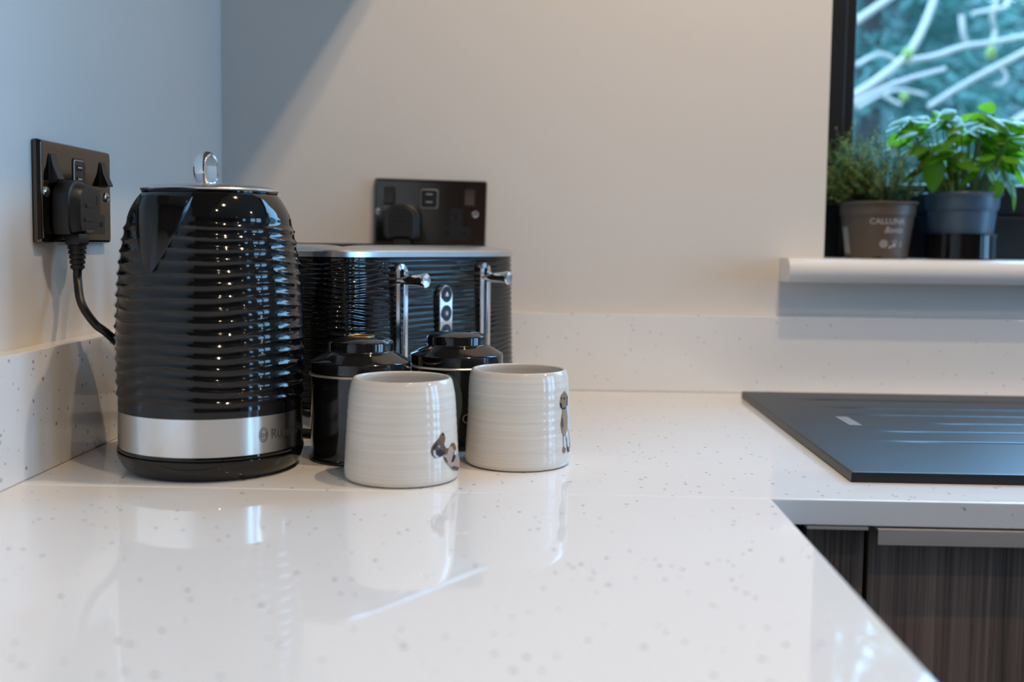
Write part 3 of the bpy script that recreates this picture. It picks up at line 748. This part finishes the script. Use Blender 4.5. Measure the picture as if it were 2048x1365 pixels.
mug(.3081, -.5559, .0459, .0402, .0805, 'off-white mug with curled-up dog picture, in front of the left tin', [
    ('brown', z1((510, 285), (455, 345), (425, 430), (470, 560), (540, 570), (572, 430), (548, 330))),
    ('grey', z1((430, 420), (340, 510), (275, 600), (240, 715), (265, 810), (345, 880), (450, 850), (545, 800), (600, 750), (640, 655), (575, 640), (540, 560), (485, 560), (460, 470))),
    ('black', z1((510, 283), (485, 330), (512, 362), (538, 345))),
    ('pink', z1((410, 570), (450, 600), (440, 640), (405, 620))),
    ('dark', z1((370, 690), (470, 680), (560, 730), (520, 800), (440, 825), (385, 780))),
    ('pale', z1((300, 680), (335, 700), (350, 790), (420, 845), (350, 870), (295, 790))),
    ('dark', z1((275, 640), (350, 560), (400, 520), (360, 620), (300, 690))),
    ('brown', z1((560, 650), (635, 640), (620, 740), (560, 770))),
    ('pink', z1((640, 660), (685, 590), (750, 600), (780, 740), (835, 790), (880, 900), (885, 1090), (830, 1165), (725, 1135), (640, 1030), (560, 945), (520, 835), (600, 780))),
    ('brown', z1((680, 600), (720, 522), (775, 540), (805, 640), (795, 705), (750, 690), (720, 620))),
    ('dark', z1((755, 720), (800, 760), (785, 860), (745, 960), (690, 965), (720, 850))),
    ('dark', z1((522, 845), (570, 865), (620, 985), (570, 935))),
    ('grey', z1((690, 1070), (760, 1050), (870, 1090), (830, 1165), (730, 1135))),
    ('pale', z1((765, 730), (805, 745), (790, 800), (755, 800)))])
mug(.4002, -.4884, .0454, .0413, .081, 'off-white mug with standing dog picture, right of the other mug', [
    ('pale', z2((335, 430), (370, 430), (385, 520), (400, 650), (405, 850), (412, 1110), (398, 1120), (385, 900), (350, 760), (350, 600))),
    ('fawn', z2((305, 180), (345, 235), (358, 330), (345, 420), (320, 470), (270, 475), (240, 440), (235, 380), (248, 260))),
    ('grey', z2((340, 240), (362, 270), (355, 420), (334, 400))),
    ('black', z2((232, 370), (262, 380), (270, 450), (242, 452))),
    ('black', z2((250, 285), (264, 285), (264, 315), (250, 315))),
    ('black', z2((292, 285), (310, 285), (310, 318), (292, 318))),
    ('dark', z2((262, 455), (320, 440), (322, 468), (270, 476))),
    ('tan', z2((280, 480), (338, 480), (352, 600), (348, 750), (318, 905), (290, 905), (256, 800), (246, 720), (262, 600))),
    ('grey', z2((262, 600), (280, 620), (290, 720), (275, 800), (248, 720))),
    ('pale', z2((286, 905), (310, 905), (306, 1085), (290, 1080))),
    ('fawn', z2((288, 1080), (308, 1085), (328, 1120), (300, 1185), (272, 1160))),
    ('pale', z2((330, 905), (372, 900), (370, 1080), (350, 1080))),
    ('grey', z2((348, 1070), (370, 1080), (380, 1150), (352, 1166)))])

# ------------------------------------------------------------------ plants on the sill
SILL = .1752
rnd = random.Random(7)
# brown lettered pot with thyme-like plant
PX, PY = .8676, .058
P1 = empty('potted_thyme', (PX, PY, SILL), label='small-leaved bushy herb in a brown lettered pot on the window sill', cat='plant')
m_pot1 = mat('taupe_plastic', (.085, .064, .046), .42)
p1r = lerp_prof([(0, .0395), (.056, .0470)])
b = B(); lathe(b, [(.036, .0), (.0393, .0), (.0398, .002), (.0470, .056), (.0486, .0572), (.0492, .0700), (.0500, .0712), (.0520, .0722), (.0523, .0738), (.0515, .0748), (.0490, .0745), (.048, .066), (.046, .064)], 72)
pot1 = finish('pot', b, m_pot1, P1)
b = B(); lathe(b, [(.0485, .066), (.03, .0685), (.002, .069)], 40, cap0=False); finish('soil', b, m_soil, P1)
def wrapped_text(s, size, px, py, parent, rf, X, Y, Zb, shear=0, squash=1):
    rfw = lambda z: rf(z-Zb)
    a0, z0 = hit_lathe(px, py, X, Y, rfw, .6, 1.2)
    b = text_mesh(s, size)
    for v in b.verts: v.co = ((v.co.x+shear*v.co.y)*squash, v.co.y, 0)
    wrap_on_lathe(b, rf, a0, z0-Zb, .00025, 1)
    return finish('lettering', b, m_ink_white, parent, smooth=0, normals=False)
wrapped_text('CALLUNA', .0105, 1739, 448, pot1, p1r, PX, PY, SILL)
wrapped_text('Bonita', .0115, 1768, 466, pot1, p1r, PX, PY, SILL, shear=.35, squash=.85)
def icon_on_pot(px, py, build):
    a0, z0 = hit_lathe(px, py, PX, PY, lambda z: p1r(z-SILL), .6, 1.2)
    b = B(); build(b); wrap_on_lathe(b, p1r, a0, z0-SILL, .00025); finish('icon', b, m_ink_white, pot1, smooth=0, normals=False)
def flower(b):
    for k in range(10):
        a = 2*PI*k/10; c, s_ = math.cos(a), math.sin(a)
        b.faces.new([b.verts.new((c*r-s_*w, s_*r+c*w, 0)) for r, w in ((.0012, -.0003), (.005, -.0009), (.0056, 0), (.005, .0009), (.0012, .0003))])
def hand(b):
    ann(b, .0001, .0026, .8, .001, -.001, 20); ann(b, .0030, .0038, .9, .001, .0015, 20, 0, PI)
    b.faces.new([b.verts.new(p) for p in ((-.007, -.0055, 0), (-.0055, -.0055, 0), (-.001, -.003, 0), (-.001, -.0018, 0), (-.005, -.0022, 0))])
def sprout(b): ann(b, .0026, .0036, .55, 0, 0, 24); ann(b, .0001, .0009, .5, 0, 0, 12)
icon_on_pot(1767, 488, flower); icon_on_pot(1787, 489, hand); icon_on_pot(1800, 489, sprout)
a0, z0 = hit_lathe(1694, 500, PX, PY, lambda z: p1r(z-SILL), .6, 1.2)
b = B(); quadv = lambda x0, x1, y0, y1: b.faces.new([b.verts.new(p) for p in ((x0, y0, 0), (x1, y0, 0), (x1, y1, 0), (x0, y1, 0))])
zz = 0
for k in range(24):
    hh = .0006+.0009*rnd.random(); quadv(-.009, .006, zz, zz+hh); zz += hh+.0005
quadv(-.009, -.0075, 0, zz); quadv(.006, .0072, -.001, zz)
wrap_on_lathe(b, p1r, a0, z0-SILL-.004, .00025, 2); finish('barcode', b, m_ink_white, pot1, smooth=0, normals=False)
for k in range(6):
    b = B()
    a = 2*PI*k/6+.3; c = Vector((math.cos(a), math.sin(a), 0)); tq = Vector((-c.y, c.x, 0))
    loft(b, [[tuple(c*r+tq*w+Vector((0, 0, h_))) for w, h_ in ((-.005, .0002), (.005, .0002), (.0035, .0026), (-.0035, .0026))] for r in (.038, .0401)])
    finish('drain_hole', b, m_dark, pot1, smooth=0)
sprigs = []
for var in range(4):
    b = B(); Ln = .085; npt = 9
    bend = Vector((rnd.uniform(-.3, .3), rnd.uniform(-.3, .3), 0))
    pts = [Vector((0, 0, Ln*t))+bend*Ln*t*t*.5 for t in [i/(npt-1) for i in range(npt)]]
    tube(b, pts, [.0008*(1-.6*i/(npt-1)) for i in range(npt)], 4)
    for f in b.faces: f.material_index = 1
    def leaves(pp, n_l, t0):
        for k in range(n_l):
            t = t0+(1-t0)*k/n_l; i = min(len(pp)-2, int(t*(len(pp)-1))); p = pp[i].lerp(pp[i+1], t*(len(pp)-1)-i)
            a = k*2.4+rnd.uniform(-.4, .4); out = Vector((math.cos(a), math.sin(a), rnd.uniform(-.1, .6))).normalized(); ln = rnd.uniform(.0030, .0052)*(1.1-.35*t)
            sd = out.cross(Vector((rnd.uniform(-.5, .5), rnd.uniform(-.5, .5), 1))).normalized()*ln*.30
            b.faces.new([b.verts.new(v) for v in (p, p+out*ln*.5+sd, p+out*ln, p+out*ln*.5-sd)])
    leaves(pts, 62, .15)
    for sh in range(7):
        t = .25+.09*sh; i = int(t*(npt-1)); p0 = pts[i]; a = sh*2.2+var
        dv = Vector((math.cos(a), math.sin(a), rnd.uniform(.7, 1.3))).normalized(); ln_ = rnd.uniform(.016, .030)
        pp = [p0, p0+dv*ln_*.5, p0+dv*ln_+Vector((0, 0, ln_*.25))]
        leaves(pp, 26, .1)
    o = finish('sprig', b, [m_thyme, m_twig], P1, smooth=0, normals=False); sprigs.append(o)
n_s = 72
for k in range(n_s):
    src = sprigs[k % 4]
    o = src if k < 4 else share('sprig', src, P1)
    a = rnd.uniform(0, 2*PI); rr = .034*math.sqrt(rnd.random())
    lean = rnd.uniform(.05, .75); la = a+rnd.uniform(-.6, .6)
    if k % 3 == 0: la = PI+rnd.uniform(-.6, .6); lean = rnd.uniform(.5, 1.05)       # the mass leaning left
    o.location = (rr*math.cos(a), rr*math.sin(a)*.8, .066)
    d_ = Vector((math.sin(lean)*math.cos(la), math.sin(lean)*math.sin(la)*.7, math.cos(lean)))
    if d_.y > 0: d_.y *= .45
    o.rotation_mode = 'QUATERNION'; o.rotation_quaternion = d_.to_track_quat('Z', 'Y') @ Matrix.Rotation(rnd.uniform(0, 6.28), 3, 'Z').to_quaternion()
    sc_ = rnd.uniform(.8, 1.38)*(1.0 if lean < .5 else .85); o.scale = (sc_, sc_, sc_)

# basil in a blue-grey pot standing in a black dish
QX, QY = .9785, .056
dish = empty('plant_saucer', (QX, QY, SILL), label='round black glossy dish under the basil pot', cat='dish')
b = B(); lathe(b, [(.040, .0), (.0445, .0), (.0456, .0015), (.0452, .02), (.0452, .0315), (.0470, .0322), (.0472, .0338), (.0460, .0342), (.0436, .0338), (.0432, .006), (.03, .004), (.002, .004)], 80); finish('bowl', b, m_black_gloss, dish)
Q = empty('potted_basil', (QX, QY, SILL+.0045), label='basil plant with broad green leaves in a blue-grey pot in a black dish', cat='plant')
m_pot2 = mat('blue_grey_plastic', (.045, .085, .14), .33)
b = B(); lathe(b, [(.033, 0), (.0365, 0), (.0372, .002), (.0432, .060), (.0448, .0608), (.0462, .0655), (.0470, .0780), (.0498, .0803), (.0505, .0822), (.0500, .0838), (.048, .0835), (.046, .072), (.044, .07)], 80); finish('pot', b, m_pot2, Q)
b = B(); lathe(b, [(.0455, .073), (.03, .0745), (.002, .075)], 40, cap0=False); finish('soil', b, m_soil, Q)
leaf_src = []
for var in range(3):
    b = B(); nu, nv = 11, 8
    cup = (.34, .46, .24)[var]; droop = (.28, .45, .14)[var]
    rows = []
    for i in range(nu+1):
        u = i/nu; wd = .37*(math.sin(PI*u**.72)**.75)+.012*(1-u)
        L = []
        for j in range(nv+1):
            v = -1+2*j/nv
            z = -droop*u*u-cup*.6*v*v*wd*1.6+.025*abs(v)**.6*(1-u)+.02*math.sin(u*11+abs(v)*3)*(1-v*v)*.6
            L.append(b.verts.new((u, v*wd, z)))
        rows.append(L)
    for i in range(nu):
        for j in range(nv): b.faces.new((rows[i][j], rows[i+1][j], rows[i+1][j+1], rows[i][j+1]))
    o = finish('leaf', b, m_basil, Q, smooth=180, normals=False); leaf_src.append(o)
used = [0]
def leaf(base, direction, length, roll=0, var=None):
    var = rnd.randrange(3) if var is None else var
    o = leaf_src[var] if not used[0] >> var & 1 else share('leaf', leaf_src[var], Q)
    used[0] |= 1 << var
    d = Vector(direction).normalized(); up = Vector((0, 0, 1)); side = up.cross(d)
    if side.length < .05: side = Vector((0, 1, 0))
    side.normalize(); n_ = d.cross(side)
    R_ = Matrix((d, side, n_)).transposed() @ Matrix.Rotation(roll, 3, 'X')
    o.location = base; o.rotation_mode = 'QUATERNION'; o.rotation_quaternion = R_.to_quaternion(); o.scale = (length, length, length)
    return o
org = Vector(Q.location)
def stem(a, c, rad=.0012):
    a = Vector(a); c = Vector(c); m_ = (a+c)/2+Vector((0, 0, .006))
    b = B(); tube(b, spline([a, m_, c], 5), [rad]*4+[rad*.9]*4+[rad*.7]*3, 6); finish('stem', b, m_stem, Q)
MAIN = [  # (zoom x, zoom y, length px in the zoomed photograph, heading in the picture, droop, depth)
    (640, 150, 190, 180, .25, .00), (800, 125, 190, 160, .15, .02), (860, 170, 170, 20, .2, -.01), (960, 175, 210, 200, .35, -.03), (1050, 95, 190, 10, .15, .01),
    (1250, 165, 170, 160, .2, .0), (1370, 160, 150, 80, -.3, .02), (1470, 165, 180, 0, .25, .0), (1430, 250, 300, 8, -.12, -.035), (1040, 320, 220, 200, .6, -.045),
    (590, 225, 170, 190, .35, -.01), (710, 265, 170, 180, .25, -.03), (840, 275, 160, 10, .25, -.02), (780, 375, 220, 175, .3, -.02), (1110, 205, 170, 0, .3, -.02),
    (1270, 225, 170, 190, .35, -.03), (1350, 360, 170, 340, .5, -.02), (1480, 350, 150, 10, .4, .01), (1620, 365, 180, 340, .7, -.01), (1650, 490, 180, 320, .6, .01),
    (900, 490, 170, 210, .6, .01), (920, 620, 230, 265, 1.2, -.04), (1130, 470, 140, 230, .5, -.03), (1450, 580, 200, 300, .9, -.04), (1600, 640, 200, 310, .9, -.02),
    (1640, 790, 200, 290, 1.2, -.01), (1220, 615, 130, 200, .5, -.04), (1470, 740, 120, 270, 1.1, -.045), (980, 390, 110, 90, -.6, -.03), (1190, 320, 120, 90, -.8, -.03),
    (1110, 590, 150, 190, .3, -.02), (1180, 540, 160, 10, .4, .01), (1000, 560, 170, 180, .5, .01), (1330, 480, 170, 20, .3, .01), (700, 330, 150, 200, .5, .02), (1560, 450, 150, 0, .3, .02), (1400, 440, 170, 180, .4, .03), (870, 380, 170, 180, .3, .03), (1700, 420, 190, 0, .4, .02), (1700, 600, 200, 330, .8, .01)]
for zx, zy, ln, hd_, dr_, dy in MAIN:
    c = at_y(1640+zx/4.137, 200+zy/4.137, QY+dy)
    length = ln/4.137*1.5/FPX*1.2
    h_ = math.radians(hd_); d_ = Vector((math.cos(h_), -.35+rnd.uniform(-.4, .3), .35*math.sin(h_)-dr_*.7))
    d_.normalize(); base_ = c-d_*length*.5-org
    leaf(base_, d_, length, roll=rnd.uniform(-.45, .45))
    root = Vector((max(-.035, min(.035, base_.x*.45)), max(-.03, min(.03, base_.y*.6)), .073))
    if base_.z > .085: stem(root, base_)
for k in range(80):     # fill of the crown behind and between
    a = rnd.uniform(0, 2*PI); rr = .075*math.sqrt(rnd.random()); zz = .115+.085*rnd.random()-.25*max(0, rr-.045)
    base_ = Vector((rr*math.cos(a), min(.045, rr*math.sin(a)*.7), zz)); hd_ = a+rnd.uniform(-1, 1)
    leaf(base_, (math.cos(hd_), math.sin(hd_)*.8 if base_.y < .03 else -.3, rnd.uniform(-.5, .2)), rnd.uniform(.026, .042), rnd.uniform(-.5, .5))
    if k % 2 == 0: stem((base_.x*.45, base_.y*.6, .073), base_)
for k in range(16):     # upright bare stems in the middle of the pot
    a = rnd.uniform(0, 2*PI); rr = .036*math.sqrt(rnd.random()); p_ = Vector((rr*math.cos(a), rr*math.sin(a), .073))
    stem(p_, p_*1.15+Vector((0, 0, rnd.uniform(.035, .07))), .0011)

# ------------------------------------------------------------------ outside
b = B(); box(b, -12, 16, .3, 30, -1.3, -1.2); finish('lawn', b, m_ground, smooth=0, kind='structure')
b = B(); box(b, RX+.3, 16, -14, .29, -1.3, -1.2); finish('patio', b, m_patio, smooth=0, kind='structure')
def branch(path, px_w, d, parent, name='branch', m=None):
    pts = [at_y(x, y, CAM.y+d+dd) for x, y, dd in path]
    rad = px_w*d/FPX/2
    b = B(); sp = spline(pts, 6); n = len(sp)
    tube(b, [p-Vector(parent.location) for p in sp], [rad*(1.1-.25*i/n) for i in range(n)], 8)
    return finish(name, b, m or m_pale_bark, parent)
SL = empty('bare_tree', at_y(1560, 900, 1.9)*1, label='pale leafless branches rising from lower left outside the window', cat='tree'); SL.location.z = -1.2
branch([(1560, 1500, 0), (1590, 700, 0), (1640, 260, 0), (1705, 195, 0)], 24, 3.2, SL, 'trunk')
branch([(1690, 205, 0), (1760, 157, 0), (1808, 117, .02), (1838, 72, .03), (1862, 15, .05), (1885, -60, .08)], 17, 3.2, SL)
branch([(1700, 212, 0), (1765, 178, -.05), (1820, 157, -.05), (1890, 138, 0)], 11, 3.15, SL)
branch([(1818, 122, 0), (1870, 112, .02), (1925, 94, .05), (1985, 85, .05), (2080, 66, .1)], 12, 3.2, SL)
branch([(1700, 52, 0), (1745, 20, 0), (1792, -12, 0), (1850, -50, 0)], 15, 3.3, SL)
branch([(1712, 130, 0), (1740, 115, .1), (1765, 108, .1), (1800, 125, .1)], 9, 3.5, SL)
branch([(1758, 180, 0), (1778, 198, 0), (1802, 210, 0)], 9, 3.1, SL)
branch([(1715, 215, 0), (1760, 190, .1), (1800, 180, .2), (1850, 190, .2)], 8, 3.6, SL)
for x, y, s_ in ((1816, 108, .016), (1808, 195, .013)):
    b = B(); c = at_y(x, y, CAM.y+3.17)-Vector(SL.location)
    bmesh.ops.create_icosphere(b, subdivisions=2, radius=s_)
    for v in b.verts: v.co = c+Vector((v.co.x*(1+.2*math.sin(v.co.z*200)), v.co.y, v.co.z*1.2))
    finish('lichen_patch', b, m_lichen, SL)
SR = empty('bare_tree', at_y(2330, 900, 2.2)*1, label='pale leafless branches reaching in from the right outside the window', cat='tree'); SR.location.z = -1.2
branch([(2330, 1500, 0), (2330, 600, 0), (2260, 150, 0), (2230, -200, 0)], 30, 3.6, SR, 'trunk')
branch([(2280, 10, 0), (2120, 70, 0), (2010, 125, 0), (1930, 168, 0), (1857, 214, 0)], 13, 3.4, SR)
branch([(2250, 60, .1), (2040, -5, .1), (2008, 15, .05), (1945, 27, 0)], 10, 3.5, SR)
branch([(1923, 30, 0), (1926, 65, 0), (1934, 95, .02)], 11, 3.5, SR)
branch([(2000, -20, 0), (1985, 30, 0), (1990, 62, .02), (1985, 80, 0)], 10, 3.6, SR)
branch([(2240, 120, 0), (2100, 200, 0), (2048, 232, 0), (2005, 258, 0)], 16, 3.4, SR)
branch([(2000, 135, 0), (2012, 150, 0), (2008, 165, 0), (1990, 170, 0)], 8, 3.4, SR)
b = B(); c = at_y(1982, 106, CAM.y+3.3)-Vector(SR.location); bmesh.ops.create_icosphere(b, subdivisions=2, radius=.018)
for v in b.verts: v.co = c+Vector((v.co.x*.8, v.co.y, v.co.z*1.3))
finish('lichen_patch', b, m_lichen, SR)

def conifer(x, y, h, lab, m, seed, n=9000, spread=.32):
    rg = np.random.default_rng(seed)
    t = empty('conifer_tree', (x, y, -1.2), label=lab, cat='tree', group='conifers beyond the window')
    b = B(); tube(b, [(0, 0, 0), (0, 0, h*.5), (0, 0, h*.97)], [.09, .06, .015], 8); finish('trunk', b, m_bark, t)
    verts, faces = [], []
    nb = 150
    for k in range(nb):
        z = h*(.06+.92*(k/nb)); L = spread*h*(1-z/h)**.8*rg.uniform(.75, 1.1)+.12; a = k*2.4+rg.uniform(-.3, .3)
        ca, sa = math.cos(a), math.sin(a); m_ = n//nb
        for q in range(m_):
            s_ = rg.uniform(.12, 1)**.8; off = rg.normal(0, .10)*L*.35*(1.15-s_)+rg.normal(0, .035)
            dz = -.28*L*s_*s_+rg.normal(0, .035)+.05
            p = Vector((ca*L*s_-sa*off, sa*L*s_+ca*off, z+dz))
            dv = Vector((ca+rg.normal(0, .55), sa+rg.normal(0, .55), rg.normal(-.25, .4))).normalized()
            ln = rg.uniform(.05, .12); sd = dv.cross(Vector((rg.normal(), rg.normal(), rg.normal()))).normalized()*ln*.13
            i0 = len(verts); verts += [p-sd, p+sd, p+dv*ln+sd*.4, p+dv*ln-sd*.4]; faces.append((i0, i0+1, i0+2, i0+3))
    me = bpy.data.meshes.new('foliage'); me.from_pydata([tuple(v) for v in verts], [], faces); me.materials.append(m); me.update()
    o = bpy.data.objects.new('foliage', me); COL.objects.link(o); o.parent = t; o['kind'] = 'stuff'
for i, (x, y, h, m_, lab) in enumerate([
        (1.8, 3.3, 3.5, m_fir, 'green conifer close behind the left edge of the window'),
        (3.45, 3.5, 2.8, m_fir2, 'bluish conifer beyond the right part of the window'),
        (2.75, 5.4, 3.3, m_fir2, 'bluish conifer further back between the two nearer conifers'),
        (5.0, 5.5, 3.4, m_fir, 'dark green conifer far back on the right outside the window'),
        (.35, 5.8, 3.3, m_fir, 'green conifer far back on the left, mostly hidden by the window frame'),
        (3.3, 7.5, 3.7, m_fir, 'tall green conifer furthest back beyond the window'),
        (5.3, 1.5, 4.6, m_fir, 'dark conifer added out of the picture on the right to darken reflections'),  # added out of view, keeps bright sky out of the toaster's reflection
        (9.3, 4.3, 6.0, m_fir2, 'bluish conifer added out of the picture far right to darken reflections')]):  # second unseen tree added to block low sky from the reflections
    conifer(x, y, h, lab, m_, 11+i, n=13000, spread=.36)
hg = empty('hedge', (3.5, 9.8, -1.2), label='dense dark evergreen hedge filling the background behind the conifers', cat='hedge')
b = B(); box(b, -3.5, 10.5, 9.5, 10.1, -1.2, 2.6); finish('inner_wood', local(b, hg), m_bark, hg, smooth=0)
rg = np.random.default_rng(5); N_ = 16000
P_ = np.stack([rg.uniform(-7, 7, N_), rg.normal(-.45, .12, N_), rg.uniform(0, 4.0, N_)], 1); D_ = rg.normal(0, 1, (N_, 3)); D_[:, 2] -= .4
D_ /= np.linalg.norm(D_, axis=1, keepdims=True); S_ = np.cross(D_, rg.normal(0, 1, (N_, 3))); S_ /= np.linalg.norm(S_, axis=1, keepdims=True)
V_ = np.stack([P_-S_*.025, P_+S_*.025, P_+D_*.2+S_*.012, P_+D_*.2-S_*.012], 1).reshape(-1, 3)
me = bpy.data.meshes.new('foliage'); me.from_pydata(V_.tolist(), [], [(4*i, 4*i+1, 4*i+2, 4*i+3) for i in range(N_)]); me.materials.append(m_fir); me.update()
o = bpy.data.objects.new('foliage', me); COL.objects.link(o); o.parent = hg; o['kind'] = 'stuff'
